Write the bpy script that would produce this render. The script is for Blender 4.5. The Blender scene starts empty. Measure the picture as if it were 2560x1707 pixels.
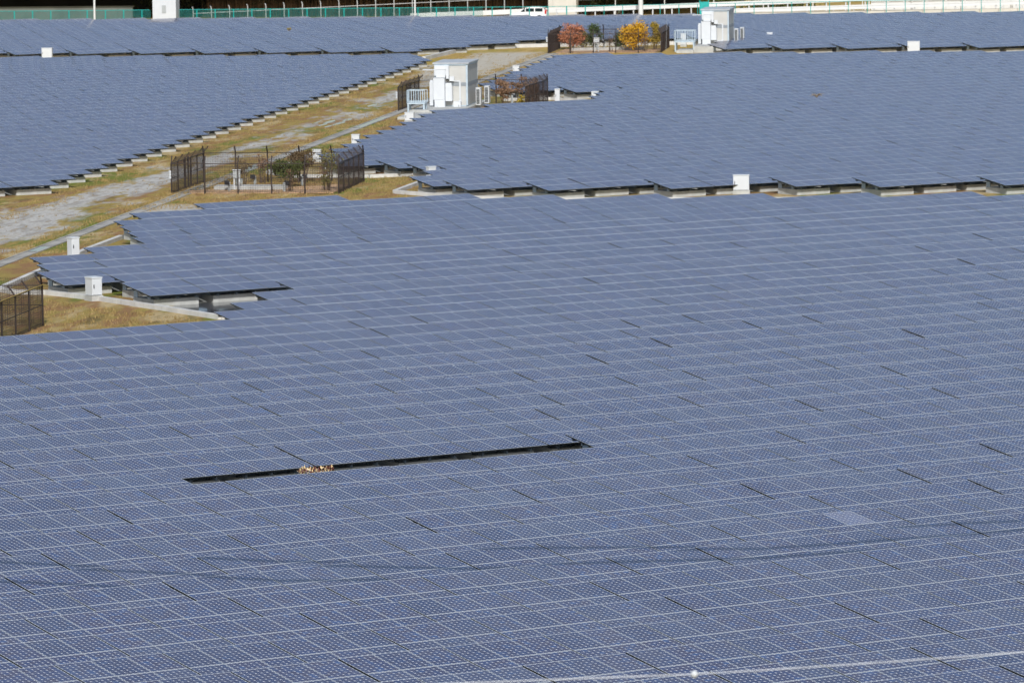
import bpy, math, random
from mathutils import Vector, Matrix, Euler
random.seed(7)
scene = bpy.context.scene
COL = scene.collection
R = math.radians

# ------------------------------------------------------------------ camera, sky, sun
GZ = -0.53                      # ground level; z = 0 is the lower edge of the tilted tables
CAM_H, PITCH, YAW, ROLL, FPX = 20.63743730, 0.098785985, 0.582669432, -0.01299787, 13242.88
cd = bpy.data.cameras.new("Camera"); cam = bpy.data.objects.new("Camera", cd); COL.objects.link(cam)
cd.sensor_fit = 'HORIZONTAL'; cd.sensor_width = 36.0; cd.lens = 36.0 * FPX / 2560.0
cd.clip_start = 1.0; cd.clip_end = 5000.0
cd.dof.use_dof = True; cd.dof.focus_distance = 190.0; cd.dof.aperture_fstop = 3.6
F = Vector((math.sin(YAW) * math.cos(PITCH), math.cos(YAW) * math.cos(PITCH), -math.sin(PITCH)))
R0 = Vector((math.cos(YAW), -math.sin(YAW), 0)); U0 = R0.cross(F)
RR = R0 * math.cos(ROLL) + U0 * math.sin(ROLL); UU = -R0 * math.sin(ROLL) + U0 * math.cos(ROLL)
cam.matrix_world = Matrix(((RR.x, UU.x, -F.x, 0), (RR.y, UU.y, -F.y, 0), (RR.z, UU.z, -F.z, CAM_H), (0, 0, 0, 1)))
scene.camera = cam

SUN_EL, SUN_AZ = R(36), R(212)          # azimuth clockwise from +Y
SUNV = Vector((math.sin(SUN_AZ) * math.cos(SUN_EL), math.cos(SUN_AZ) * math.cos(SUN_EL), math.sin(SUN_EL)))
world = bpy.data.worlds.new("World"); scene.world = world; world.use_nodes = True
wt = world.node_tree; wt.nodes.clear()
wo = wt.nodes.new("ShaderNodeOutputWorld"); wb = wt.nodes.new("ShaderNodeBackground"); sk = wt.nodes.new("ShaderNodeTexSky")
sk.sky_type = 'NISHITA'; sk.sun_disc = False; sk.sun_elevation = SUN_EL; sk.sun_rotation = SUN_AZ
sk.air_density = 1.0; sk.dust_density = 2.0; sk.ozone_density = 1.0; sk.altitude = 0
wb.inputs[1].default_value = 0.12
wt.links.new(sk.outputs[0], wb.inputs[0]); wt.links.new(wb.outputs[0], wo.inputs[0])
sd = bpy.data.lights.new("Sun", 'SUN'); sun = bpy.data.objects.new("Sun", sd); COL.objects.link(sun)
sd.energy = 3.6; sd.angle = R(0.32); sd.color = (1.0, 0.98, 0.945)
sun.rotation_euler = SUNV.to_track_quat('Z', 'Y').to_euler(); sun.location = (0, 0, 60)
scene.view_settings.view_transform = 'Standard'; scene.view_settings.look = 'None'
scene.view_settings.exposure = 0.0; scene.view_settings.gamma = 1.0
scene.cycles.max_bounces = 6; scene.cycles.transparent_max_bounces = 8
scene.cycles.use_denoising = True

# ------------------------------------------------------------------ helpers
TH = R(49.2); US = Vector((math.cos(TH), math.sin(TH), 0)); NS = Vector((US.y, -US.x, 0))
def sc(s, c, z=GZ):                     # site frame: s along the service path, c across it
    p = US * s + NS * c; return Vector((p.x, p.y, z))

class MB:
    def __init__(s): s.v = []; s.f = []; s.m = []; s.uv = []; s.r = []
    def face(s, pts, m=0, uv=None, r=0.0):
        i = len(s.v); s.v += [tuple(p) for p in pts]; s.f.append(tuple(range(i, i + len(pts)))); s.m.append(m)
        s.uv.append(uv if uv else [(0, 0)] * len(pts)); s.r.append(r)
    def box(s, c, d, M=None, m=0):
        x, y, z = d[0] / 2, d[1] / 2, d[2] / 2
        P = [Vector((a, b, e)) for a in (-x, x) for b in (-y, y) for e in (-z, z)]
        c = Vector(c); P = [(M @ p if M else p) + c for p in P]
        for q in ((0, 1, 3, 2), (4, 6, 7, 5), (0, 4, 5, 1), (2, 3, 7, 6), (0, 2, 6, 4), (1, 5, 7, 3)):
            s.face([P[k] for k in q], m)
    def bar(s, a, b, w, h=None, m=0, up=(0, 0, 1)):
        a, b = Vector(a), Vector(b); d = b - a; L = d.length
        if L < 1e-6: return
        d.normalize(); u = Vector(up)
        if abs(d.dot(u)) > 0.98: u = Vector((1, 0, 0))
        x = d.cross(u).normalized(); y = x.cross(d).normalized()
        s.box((a + b) / 2, (w, L, h or w), Matrix((x, d, y)).transposed(), m)
    def tube(s, pts, rad, n=8, m=0, cap=True):
        pts = [Vector(p) for p in pts]; rads = rad if isinstance(rad, (list, tuple)) else [rad] * len(pts); rings = []
        for i, p in enumerate(pts):
            d = (pts[min(i + 1, len(pts) - 1)] - pts[max(i - 1, 0)]).normalized()
            u = Vector((0, 0, 1)) if abs(d.z) < 0.95 else Vector((1, 0, 0))
            x = d.cross(u).normalized(); y = x.cross(d)
            rings.append([p + (x * math.cos(2 * math.pi * k / n) + y * math.sin(2 * math.pi * k / n)) * rads[i] for k in range(n)])
        for a, b in zip(rings, rings[1:]):
            for k in range(n): s.face([a[k], a[(k + 1) % n], b[(k + 1) % n], b[k]], m)
        if cap: s.face(rings[0][::-1], m); s.face(rings[-1], m)
    def prism(s, poly, z0, z1, m=0):    # poly: list of (x, y) anticlockwise
        b = [Vector((p[0], p[1], z0)) for p in poly]; t = [Vector((p[0], p[1], z1)) for p in poly]; n = len(poly)
        s.face(t, m); s.face(b[::-1], m)
        for k in range(n): s.face([b[k], b[(k + 1) % n], t[(k + 1) % n], t[k]], m)
    def mesh(s, name, mats, attr=False, smooth=False):
        me = bpy.data.meshes.new(name); me.from_pydata(s.v, [], s.f)
        for m_ in (mats if isinstance(mats, (list, tuple)) else [mats]): me.materials.append(m_)
        me.polygons.foreach_set("material_index", s.m)
        ul = me.uv_layers.new(name="UVMap"); flat = [t for q in s.uv for uv in q for t in uv]; ul.data.foreach_set("uv", flat)
        if attr:
            a = me.attributes.new("pv", 'FLOAT', 'FACE'); a.data.foreach_set("value", s.r)
        if smooth: me.polygons.foreach_set("use_smooth", [True] * len(s.f))
        me.update(); return me
    def build(s, name, mats, parent=None, attr=False, smooth=False):
        return link(name, s.mesh(name, mats, attr, smooth), parent)
def link(name, data, parent=None):
    o = bpy.data.objects.new(name, data); COL.objects.link(o)
    if parent: o.parent = parent
    return o
def tag(o, label, cat, group=None, kind=None):
    if label: o["label"] = label
    if cat: o["category"] = cat
    if group: o["group"] = group
    if kind: o["kind"] = kind
    return o
def thing(name, label, cat, loc=(0, 0, 0), rz=0, group=None):
    o = link(name, None); o.location = loc; o.rotation_euler = (0, 0, rz); o.empty_display_size = 0.2
    return tag(o, label, cat, group)
def copy_tree(o, parent=None):
    c = o.copy(); COL.objects.link(c); c.parent = parent
    for ch in list(o.children): copy_tree(ch, c)
    return c

# ------------------------------------------------------------------ materials
def newmat(name):
    m = bpy.data.materials.new(name); m.use_nodes = True; nt = m.node_tree
    b = nt.nodes["Principled BSDF"]; return m, nt, b
class N:
    def __init__(s, nt): s.nt = nt
    def n(s, t, **k):
        o = s.nt.nodes.new(t)
        for a, v in k.items(): setattr(o, a, v)
        return o
    def set(s, sock, v):
        if isinstance(v, bpy.types.NodeSocket): s.nt.links.new(v, sock)
        else: sock.default_value = v
    def math(s, op, a, b=0.0, c=None, clamp=False):
        o = s.n("ShaderNodeMath", operation=op, use_clamp=clamp); s.set(o.inputs[0], a); s.set(o.inputs[1], b)
        if c is not None: s.set(o.inputs[2], c)
        return o.outputs[0]
    def mix(s, f, a, b):
        o = s.n("ShaderNodeMix", data_type='RGBA'); s.set(o.inputs[0], f); s.set(o.inputs[6], a); s.set(o.inputs[7], b); return o.outputs[2]
    def noise(s, vec, scale, detail=3, rough=0.55):
        o = s.n("ShaderNodeTexNoise"); s.set(o.inputs["Vector"], vec); o.inputs["Scale"].default_value = scale
        o.inputs["Detail"].default_value = detail; o.inputs["Roughness"].default_value = rough; return o.outputs[0]
    def step(s, x, a, b):
        o = s.n("ShaderNodeMapRange", interpolation_type='SMOOTHSTEP'); s.set(o.inputs[0], x); s.set(o.inputs[1], a); s.set(o.inputs[2], b); return o.outputs[0]
def c4(c): return (c[0], c[1], c[2], 1)
def plain(name, col, rough=0.6, metal=0.0, var=0.12, scale=3.0, dirt=None, spec=0.5):
    m, nt, b = newmat(name); k = N(nt); tc = k.n("ShaderNodeTexCoord")
    nz = k.noise(tc.outputs["Object"], scale, 5)
    lo = c4([x * (1 - var) for x in col]); hi = c4([min(1, x * (1 + var)) for x in col])
    cc = k.mix(k.step(nz, 0.3, 0.7), lo, hi)
    if dirt:
        mp = k.n("ShaderNodeMapping"); mp.inputs["Scale"].default_value = (3, 3, 0.5); k.set(mp.inputs[0], tc.outputs["Object"])
        d = k.step(k.noise(mp.outputs[0], scale * 1.5, 4), 0.55, 0.8); cc = k.mix(k.math('MULTIPLY', d, dirt[1]), cc, c4(dirt[0]))
    k.set(b.inputs["Base Color"], cc); b.inputs["Roughness"].default_value = rough; b.inputs["Metallic"].default_value = metal
    b.inputs["Specular IOR Level"].default_value = spec
    return m

PW, PD = 0.977, 1.318           # one module
def solar_mat(name, dusty=False):
    m, nt, b = newmat(name); k = N(nt)
    uv = k.n("ShaderNodeUVMap"); sp = k.n("ShaderNodeSeparateXYZ"); k.set(sp.inputs[0], uv.outputs[0])
    x, y = sp.outputs[0], sp.outputs[1]
    mx, my = 0.017, 0.027; px, py = (PW - 2 * mx) / 6, (PD - 2 * my) / 8
    gx = k.math('DIVIDE', k.math('SUBTRACT', x, mx), px); gy = k.math('DIVIDE', k.math('SUBTRACT', y, my), py)
    fx = k.math('ABSOLUTE', k.math('SUBTRACT', k.math('FRACT', gx), 0.5)); fy = k.math('ABSOLUTE', k.math('SUBTRACT', k.math('FRACT', gy), 0.5))
    dia = k.math('GREATER_THAN', k.math('ADD', fx, fy), 0.80)
    gap = k.math('MAXIMUM', k.math('GREATER_THAN', fx, 0.488), k.math('GREATER_THAN', fy, 0.488))
    inx = k.math('MULTIPLY', k.math('GREATER_THAN', x, mx), k.math('LESS_THAN', x, PW - mx))
    iny = k.math('MULTIPLY', k.math('GREATER_THAN', y, my), k.math('LESS_THAN', y, PD - my))
    cell = k.math('MULTIPLY', k.math('MULTIPLY', inx, iny), k.math('SUBTRACT', 1.0, k.math('MAXIMUM', dia, gap)))
    frx = k.math('MAXIMUM', k.math('LESS_THAN', x, 0.008), k.math('GREATER_THAN', x, PW - 0.008))
    fry = k.math('MAXIMUM', k.math('LESS_THAN', y, 0.018), k.math('GREATER_THAN', y, PD - 0.018))
    frm = k.math('MAXIMUM', frx, fry)
    at = k.n("ShaderNodeAttribute", attribute_name="pv"); oi = k.n("ShaderNodeObjectInfo")
    rnd = k.math('ADD', at.outputs["Fac"], oi.outputs["Random"])
    cv = k.n("ShaderNodeCombineXYZ"); k.set(cv.inputs[0], k.math('FLOOR', gx)); k.set(cv.inputs[1], k.math('FLOOR', gy)); k.set(cv.inputs[2], k.math('MULTIPLY', rnd, 91.7))
    wn = k.n("ShaderNodeTexWhiteNoise", noise_dimensions='3D'); k.set(wn.inputs[0], cv.outputs[0])
    wn2 = k.n("ShaderNodeTexWhiteNoise", noise_dimensions='1D'); k.set(wn2.inputs["W"], k.math('MULTIPLY', rnd, 37.3))
    ca = k.mix(wn.outputs["Value"], c4((0.056, 0.044, 0.080)), c4((0.036, 0.054, 0.150)))
    ca = k.mix(k.math('MULTIPLY', k.step(wn.outputs["Value"], 0.93, 0.99), 0.5), ca, c4((0.045, 0.10, 0.26)))
    pt = k.mix(k.math('MULTIPLY', wn2.outputs["Value"], 0.6), ca, c4((0.032, 0.042, 0.095)))
    wn3 = k.n("ShaderNodeTexWhiteNoise", noise_dimensions='1D'); k.set(wn3.inputs["W"], k.math('MULTIPLY', rnd, 71.9))
    pt = k.mix(k.math('MULTIPLY', k.step(wn3.outputs["Value"], 0.75, 1.0), 0.28), pt, c4((0.075, 0.095, 0.165)))
    if dusty: pt = k.mix(0.32, pt, c4((0.34, 0.37, 0.50)))
    # backsheet strip between the cells and the frame, white diamonds where four cells meet
    sidem = k.math("SUBTRACT", 1.0, inx)
    base = k.mix(cell, k.mix(sidem, c4((0.62, 0.65, 0.68)), c4((0.42, 0.45, 0.48))), pt)
    base = k.mix(frx, base, c4((0.36, 0.39, 0.42)))
    base = k.mix(fry, base, c4((0.50, 0.53, 0.55)))
    geo = k.n("ShaderNodeNewGeometry")
    dn = k.noise(geo.outputs["Position"], 0.35, 4)
    base = k.mix(k.math('MULTIPLY', k.step(dn, 0.35, 0.75), 0.09), base, c4((0.30, 0.31, 0.33)))
    k.set(b.inputs["Base Color"], base)
    k.set(b.inputs["Roughness"], k.math('ADD', 0.16, k.math('MULTIPLY', frm, 0.25)))
    k.set(b.inputs["Metallic"], k.math('MULTIPLY', frm, 0.35)); b.inputs["IOR"].default_value = 1.42
    return m

M_PANEL = solar_mat("solar_glass"); M_DUSTY = solar_mat("solar_glass_dusty", True)
M_EDGE = plain("black_anodised_edge", (0.012, 0.014, 0.016), 0.45)
M_GALV = plain("galvanised_steel", (0.16, 0.20, 0.24), 0.5, 0.3, 0.2)
M_PLATE = plain("galvanised_plate", (0.34, 0.43, 0.52), 0.5, 0.2, 0.1)
M_CONC = plain("pale_concrete", (0.42, 0.43, 0.415), 0.85, 0, 0.14, 2.0, ((0.22, 0.21, 0.17), 0.45))
M_KERB = plain("kerb_concrete", (0.56, 0.56, 0.54), 0.85, 0, 0.12, 1.2, ((0.25, 0.24, 0.20), 0.4))
M_WHITE = plain("white_paint", (0.58, 0.615, 0.65), 0.4, 0, 0.03, 2.0, ((0.55, 0.55, 0.52), 0.15))
M_WALL = plain("cream_cladding", (0.50, 0.505, 0.49), 0.5, 0, 0.05, 1.0, ((0.45, 0.42, 0.36), 0.25))
M_STRIPE = plain("grey_stripe", (0.24, 0.27, 0.30), 0.5)
M_ROOF = plain("grey_roof", (0.42, 0.455, 0.49), 0.55, 0, 0.1, 1.5)
M_TRIM = plain("pale_blue_trim", (0.40, 0.49, 0.56), 0.45)
M_DARK = plain("dark_fitting", (0.03, 0.034, 0.04), 0.5)
M_BROWN = plain("brown_fence_paint", (0.026, 0.016, 0.014), 0.55, 0, 0.2)
M_YEL = plain("yellow_rail", (0.42, 0.29, 0.05), 0.5)
M_GREY = plain("grey_cabinet", (0.36, 0.39, 0.40), 0.5, 0, 0.1)
M_TEAL = plain("teal_fence_paint", (0.012, 0.36, 0.34), 0.45)
M_TEALMESH = plain("teal_mesh_wire", (0.012, 0.16, 0.15), 0.5)
M_RAIL = plain("white_rail", (0.68, 0.69, 0.68), 0.4, 0, 0.04, 1.0, ((0.5, 0.47, 0.4), 0.2))
M_WRAIL = plain("weathered_rail", (0.44, 0.45, 0.44), 0.6)
M_PIER = plain("pier_concrete", (0.58, 0.56, 0.50), 0.8, 0, 0.08, 0.6, ((0.35, 0.33, 0.29), 0.3))
M_GWALL = plain("retaining_wall_concrete", (0.12, 0.135, 0.125), 0.85, 0, 0.15, 0.4, ((0.15, 0.14, 0.11), 0.5))
M_TRUNK = plain("bark", (0.10, 0.07, 0.05), 0.9, 0, 0.3)
M_CABLE = plain("aluminium_cable", (0.42, 0.45, 0.50), 0.5, 0.2)
M_CHIP = plain("wood_chip_mulch", (0.52, 0.33, 0.19), 0.95, 0, 0.4, 5.0)
def leaf_mat(name, a, b_, scale=2.5):
    m, nt, b = newmat(name); k = N(nt); g = k.n("ShaderNodeNewGeometry")
    wn = k.n("ShaderNodeTexWhiteNoise", noise_dimensions='1D'); k.set(wn.inputs["W"], g.outputs["Random Per Island"])
    f_ = k.math('ADD', k.math('MULTIPLY', wn.outputs["Value"], 0.6), k.math('MULTIPLY', k.noise(g.outputs["Position"], scale, 2), 0.5))
    k.set(b.inputs["Base Color"], k.mix(f_, c4(a), c4(b_))); b.inputs["Roughness"].default_value = 0.65; b.inputs["Specular IOR Level"].default_value = 0.25
    return m
L_GREEN = leaf_mat("green_leaves", (0.028, 0.042, 0.011), (0.095, 0.115, 0.028))
L_DGREEN = leaf_mat("dark_green_leaves", (0.025, 0.045, 0.018), (0.07, 0.10, 0.03))
L_BROWN = leaf_mat("brown_leaves", (0.06, 0.04, 0.022), (0.14, 0.095, 0.045))
L_ORANGE = leaf_mat("orange_leaves", (0.27, 0.095, 0.05), (0.50, 0.21, 0.11))
L_YELLOW = leaf_mat("yellow_leaves", (0.38, 0.20, 0.01), (0.68, 0.39, 0.02))
L_OLIVE = leaf_mat("olive_yellow_leaves", (0.20, 0.15, 0.02), (0.40, 0.29, 0.04))
L_RUST = leaf_mat("rust_leaves", (0.13, 0.08, 0.05), (0.26, 0.155, 0.09))
L_FLECK = leaf_mat("cream_and_red_leaves", (0.06, 0.012, 0.008), (0.95, 0.72, 0.38), 14)
def fleck_mat():
    m, nt, b = newmat("cream_and_red_leaves"); k = N(nt); g = k.n("ShaderNodeNewGeometry")
    wn = k.n("ShaderNodeTexWhiteNoise", noise_dimensions='1D'); k.set(wn.inputs["W"], g.outputs["Random Per Island"])
    k.set(b.inputs["Base Color"], k.mix(k.step(wn.outputs["Value"], 0.48, 0.56), c4((0.085, 0.016, 0.010)), c4((0.72, 0.55, 0.30)))); b.inputs["Roughness"].default_value = 0.5; return m
L_FLECK = fleck_mat()
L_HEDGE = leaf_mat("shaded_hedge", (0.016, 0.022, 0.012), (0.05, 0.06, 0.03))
L_REED = leaf_mat("dry_reed", (0.10, 0.065, 0.04), (0.24, 0.16, 0.10))
L_SAGE = leaf_mat("sage_leaves", (0.09, 0.085, 0.028), (0.21, 0.19, 0.06))
L_GRASS = leaf_mat("dry_grass_blades", (0.18, 0.13, 0.045), (0.38, 0.27, 0.11), 0.8)

def ground_mat():
    m, nt, b = newmat("site_ground"); k = N(nt); g = k.n("ShaderNodeNewGeometry")
    mp = k.n("ShaderNodeVectorRotate", rotation_type='Z_AXIS'); k.set(mp.inputs["Vector"], g.outputs["Position"]); mp.inputs["Angle"].default_value = -TH
    sp = k.n("ShaderNodeSeparateXYZ"); k.set(sp.inputs[0], mp.outputs[0])
    s = sp.outputs[0]; c = k.math('MULTIPLY', sp.outputs[1], -1.0)
    st = k.n("ShaderNodeMapping"); st.inputs["Scale"].default_value = (0.30, 1, 1); k.set(st.inputs[0], mp.outputs[0])
    P = st.outputs[0]; Q = g.outputs["Position"]
    n1 = k.noise(P, 0.45, 6, 0.6); n2 = k.noise(P, 1.3, 5, 0.6); n3 = k.noise(Q, 6.0, 4, 0.7); n4 = k.noise(P, 0.22, 3)
    grass = k.mix(k.step(n2, 0.40, 0.60), c4((0.35, 0.265, 0.078)), c4((0.30, 0.170, 0.080)))
    grass = k.mix(k.step(n1, 0.50, 0.62), grass, c4((0.50, 0.39, 0.21)))
    grass = k.mix(k.math('MULTIPLY', k.step(k.noise(P, 0.8, 5, 0.6), 0.56, 0.66), 0.7), grass, c4((0.15, 0.115, 0.045)))
    grass = k.mix(k.math('MULTIPLY', k.step(n4, 0.51, 0.60), k.step(n2, 0.40, 0.55)), grass, c4((0.17, 0.20, 0.035)))
    grass = k.mix(k.math('MULTIPLY', k.step(n3, 0.45, 0.75), 0.5), grass, c4((0.15, 0.11, 0.045)))
    # far verge grows yellower
    grass = k.mix(k.math('MULTIPLY', k.step(s, 420.0, 460.0), 0.55), grass, c4((0.52, 0.36, 0.10)))
    # gravel track between the blocks, wide at the two crossings
    hw = k.math('ADD', 1.05, k.math('ADD', k.math('MULTIPLY', k.step(s, 318.0, 282.0), 1.4), k.math('MULTIPLY', k.step(s, 408.0, 445.0), 2.6)))
    dev = k.math('ABSOLUTE', k.math('SUBTRACT', c, k.math('ADD', -61.1, k.math('MULTIPLY', k.step(s, 318.0, 282.0), -1.0))))
    edge = k.math('ADD', k.math('SUBTRACT', hw, dev), k.math('MULTIPLY', k.math('SUBTRACT', k.math('ADD', k.math('MULTIPLY', n1, 0.6), k.math('MULTIPLY', n2, 0.4)), 0.5), 17.0))
    lane = k.math('MULTIPLY', k.math('MULTIPLY', k.step(s, 277.0, 281.0), k.step(s, 291.0, 287.0)), k.step(c, -58.5, -56.0))
    edge = k.math('ADD', edge, k.math('MULTIPLY', lane, 6.5))
    far = k.math('MULTIPLY', k.math('MULTIPLY', k.step(s, 452.0, 456.0), k.step(s, 468.0, 463.0)), k.step(c, -59.5, -57.5))
    edge = k.math('ADD', edge, k.math('MULTIPLY', far, 5.0))
    gm = k.math('MULTIPLY', k.step(edge, -0.5, 1.1), k.step(c, -72.0, -67.5))
    gm = k.math('MULTIPLY', gm, k.step(s, 476.0, 470.0))
    grav = k.mix(k.step(n3, 0.3, 0.7), c4((0.36, 0.35, 0.33)), c4((0.62, 0.61, 0.57)))
    grav = k.mix(k.math('MULTIPLY', k.step(n2, 0.50, 0.62), 0.6), grav, c4((0.27, 0.255, 0.23)))
    grav = k.mix(k.math('MULTIPLY', k.step(k.noise(P, 2.6, 4, 0.7), 0.52, 0.66), 0.55), grav, c4((0.36, 0.26, 0.14)))
    grav = k.mix(k.math('MULTIPLY', k.step(s, 400.0, 440.0), 0.7), grav, c4((0.52, 0.47, 0.37)))
    col = k.mix(gm, grass, grav)
    k.set(b.inputs["Base Color"], col); b.inputs["Roughness"].default_value = 0.95; b.inputs["Specular IOR Level"].default_value = 0.15
    bp = k.n("ShaderNodeBump"); bp.inputs["Strength"].default_value = 0.9; bp.inputs["Distance"].default_value = 0.12
    k.set(bp.inputs["Height"], k.math('ADD', n3, k.math('MULTIPLY', n2, 1.2))); nt.links.new(bp.outputs[0], b.inputs["Normal"])
    return m
M_GROUND = ground_mat()
def water_mat():
    m, nt, b = newmat("still_water"); k = N(nt); g = k.n("ShaderNodeNewGeometry")
    b.inputs["Base Color"].default_value = (0.085, 0.09, 0.10, 1); b.inputs["Roughness"].default_value = 0.06; b.inputs["IOR"].default_value = 1.33
    bp = k.n("ShaderNodeBump"); bp.inputs["Strength"].default_value = 0.12; bp.inputs["Distance"].default_value = 0.02
    k.set(bp.inputs["Height"], k.noise(g.outputs["Position"], 4.0, 2)); nt.links.new(bp.outputs[0], b.inputs["Normal"]); return m
M_WATER = water_mat()
M_ASPH = plain("asphalt", (0.075, 0.075, 0.075), 0.9, 0, 0.2, 1.0)

# ------------------------------------------------------------------ setting: ground, road, water
g = MB(); nx = 24
g.face([(-1500, -600, GZ), (2200, -600, GZ), (2200, 2600, GZ), (-1500, 2600, GZ)])
tag(g.build("ground", M_GROUND), None, None, kind="structure")
g = MB(); P4 = [sc(543.5, -190, GZ + .02), sc(543.5, 40, GZ + .02), sc(549.5, 40, GZ + .02), sc(549.5, -190, GZ + .02)]; g.face(P4)
tag(g.build("road", M_ASPH), None, None, kind="structure")
def sheet(name, poly, mat, z, wob=0.0):
    b = MB(); pts = []
    n = len(poly)
    for i in range(n):
        a, d = poly[i], poly[(i + 1) % n]
        for t in range(6):
            q = t / 6; pts.append(sc(a[0] + (d[0] - a[0]) * q + random.uniform(-wob, wob), a[1] + (d[1] - a[1]) * q + random.uniform(-wob, wob) * .4, z))
    b.face(pts); o = b.build(name, mat); tag(o, None, None, kind="structure"); return o
sheet("water", [(222.4, -41.4), (224.6, -43.1), (227.0, -44.6), (231, -44.0), (231, -36), (222, -36)], M_WATER, GZ + .006, .04)
for ps, pc, pl, pw in ((364.5, -59.4, 2.6, .28), (366.5, -60.4, 2.4, .30), (363.0, -60.3, 1.8, .22), (368.8, -59.5, 1.6, .30), (361.2, -59.6, 1.5, .16), (366.0, -61.2, 2.2, .14), (387.5, -60.6, 2.2, .3), (259.5, -62.2, 1.2, .22)):
    sheet("puddle", [(ps - pl, pc), (ps - pl * .4, pc - pw), (ps + pl * .5, pc - pw * .7), (ps + pl, pc), (ps + pl * .3, pc + pw), (ps - pl * .6, pc + pw * .6)], M_WATER, GZ + .006, .10)
sheet("puddle", [(210.5, -48.6), (214.6, -48.0), (214.9, -46.6), (211, -46.8)], M_WATER, GZ + .006, .15)
sheet("puddle", [(296.6, -57.2), (299.4, -57.1), (299.2, -55.9), (296.8, -56.3)], M_WATER, GZ + .006, .2)
g = MB(); g.face([(80.5, 139.6, GZ + .006), (98.0, 139.6, GZ + .006), (98.0, 146.5, GZ + .006), (80.5, 146.5, GZ + .006)]); tag(g.build("water", M_WATER), None, None, kind="structure")  # sheet added to blacken the opening by mirroring the dark table undersides
# open concrete drain beside the track, water standing in it here and there
dr = MB(); dw = MB()
for s0 in range(236, 470, 3):
    w = 0.0 if s0 > 262 else 0.05
    for side in (-1, 1):
        a = sc(s0, -57.25 + side * .33, GZ + .015); b_ = sc(s0 + 2.97, -57.25 + side * .33, GZ + .015); dr.bar(a, b_, .11, .06)
    dr.face([sc(s0, -57.53, GZ + .012), sc(s0, -56.97, GZ + .012), sc(s0 + 2.97, -56.97, GZ + .012), sc(s0 + 2.97, -57.53, GZ + .012)])
M_DRAIN = plain("drain_concrete", (0.34, 0.33, 0.30), 0.9, 0, 0.25, 0.5, ((0.17, 0.14, 0.09), 0.7))
drain = tag(dr.build("drain_channel", M_DRAIN), "narrow open concrete drain running beside the gravel track", "drain")
for a, b_ in ((256.4, 259.2), (299, 303), (314, 320), (359, 371)):
    dw.face([sc(a, -57.52, GZ + .03), sc(a, -56.98, GZ + .03), sc(b_, -56.98, GZ + .03), sc(b_, -57.52, GZ + .03)])
tag(dw.build("standing_water", M_WATER), None, None, kind="structure")

# ------------------------------------------------------------------ solar tables
TILT = 0.15729; DSL = 1.32461; CT, ST = math.cos(TILT), math.sin(TILT)
DY, ZT = 2 * DSL * CT, 2 * DSL * ST; TW = 3.0; PITCH_ROW = 3.512953; Y0 = 112.656716
def panel_mesh(name, mat):
    b = MB(); h = .042
    b.face([(0, 0, 0), (PW, 0, 0), (PW, PD, 0), (0, PD, 0)], 0, [(0, 0), (PW, 0), (PW, PD), (0, PD)])
    b.face([(0, 0, -h), (PW, 0, -h), (PW, 0, 0), (0, 0, 0)], 1); b.face([(PW, 0, -h), (PW, PD, -h), (PW, PD, 0), (PW, 0, 0)], 1)
    b.face([(PW, PD, -h), (0, PD, -h), (0, PD, 0), (PW, PD, 0)], 1); b.face([(0, PD, -h), (0, 0, -h), (0, 0, 0), (0, PD, 0)], 1)
    b.face([(0, 0, -h), (0, PD, -h), (PW, PD, -h), (PW, 0, -h)], 1)
    return b.mesh(name, [mat, M_EDGE])
ME_PANEL = panel_mesh("panel", M_PANEL); ME_DUSTY = panel_mesh("panel_dusty", M_DUSTY)
def zpl(y): return y / CT * ST            # height of the glass plane above z = 0 at ground distance y from the lower edge
BLK = (0.42, 0.40, 2.50, 2.05, .32)       # foundation: x0, y0, length, depth, height
def frame_geo(b, o, low=False):
    o = Vector(o)
    for yy in (0.42, 1.08, 1.75, 2.30):
        z = zpl(yy) - .10; b.bar(o + Vector((.06, yy, z)), o + Vector((TW - .06, yy, z)), .06, .10, 0)
    for xx in (.55, 1.5, 2.45) if not low else (.55, 2.45):
        b.bar(o + Vector((xx, .25, zpl(.25) - .20)), o + Vector((xx, 2.45, zpl(2.45) - .20)), .07, .10, 0)
        for yy in (0.80, 2.20):
            z1 = zpl(yy) - .24; b.box(o + Vector((xx, yy, (z1 + GZ + BLK[4]) / 2)), (.09, .10, z1 - GZ - BLK[4]), None, 0)
        if not low: b.bar(o + Vector((xx, .80, GZ + BLK[4] + .05)), o + Vector((xx, 1.75, zpl(1.75) - .25)), .05, .05, 0)
    for xx in (.42, 2.58):
        b.box(o + Vector((xx, 2.05, (zpl(2.05) - .22 + GZ + BLK[4]) / 2 + .0)), (.03, .34, zpl(2.05) - .22 - GZ - BLK[4] - .02), None, 1)
        b.box(o + Vector((xx, .86, (zpl(.86) - .16 + GZ + BLK[4]) / 2 + .0)), (.03, .24, zpl(.86) - .16 - GZ - BLK[4] - .02), None, 1)
def block_geo(b, o, m=0):
    o = Vector(o); b.box(o + Vector((BLK[0] + BLK[2] / 2 - .15, BLK[1] + BLK[3] / 2 - .1, GZ + BLK[4] / 2)), (BLK[2] - .25, BLK[3] - .2, BLK[4]), None, m)
fb = MB(); frame_geo(fb, (0, 0, -GZ)); ME_FRAME = fb.mesh("support_frame", [M_GALV, M_PLATE])
bb = MB(); block_geo(bb, (0, 0, -GZ)); ME_BLOCK = bb.mesh("foundation", M_CONC)

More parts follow.
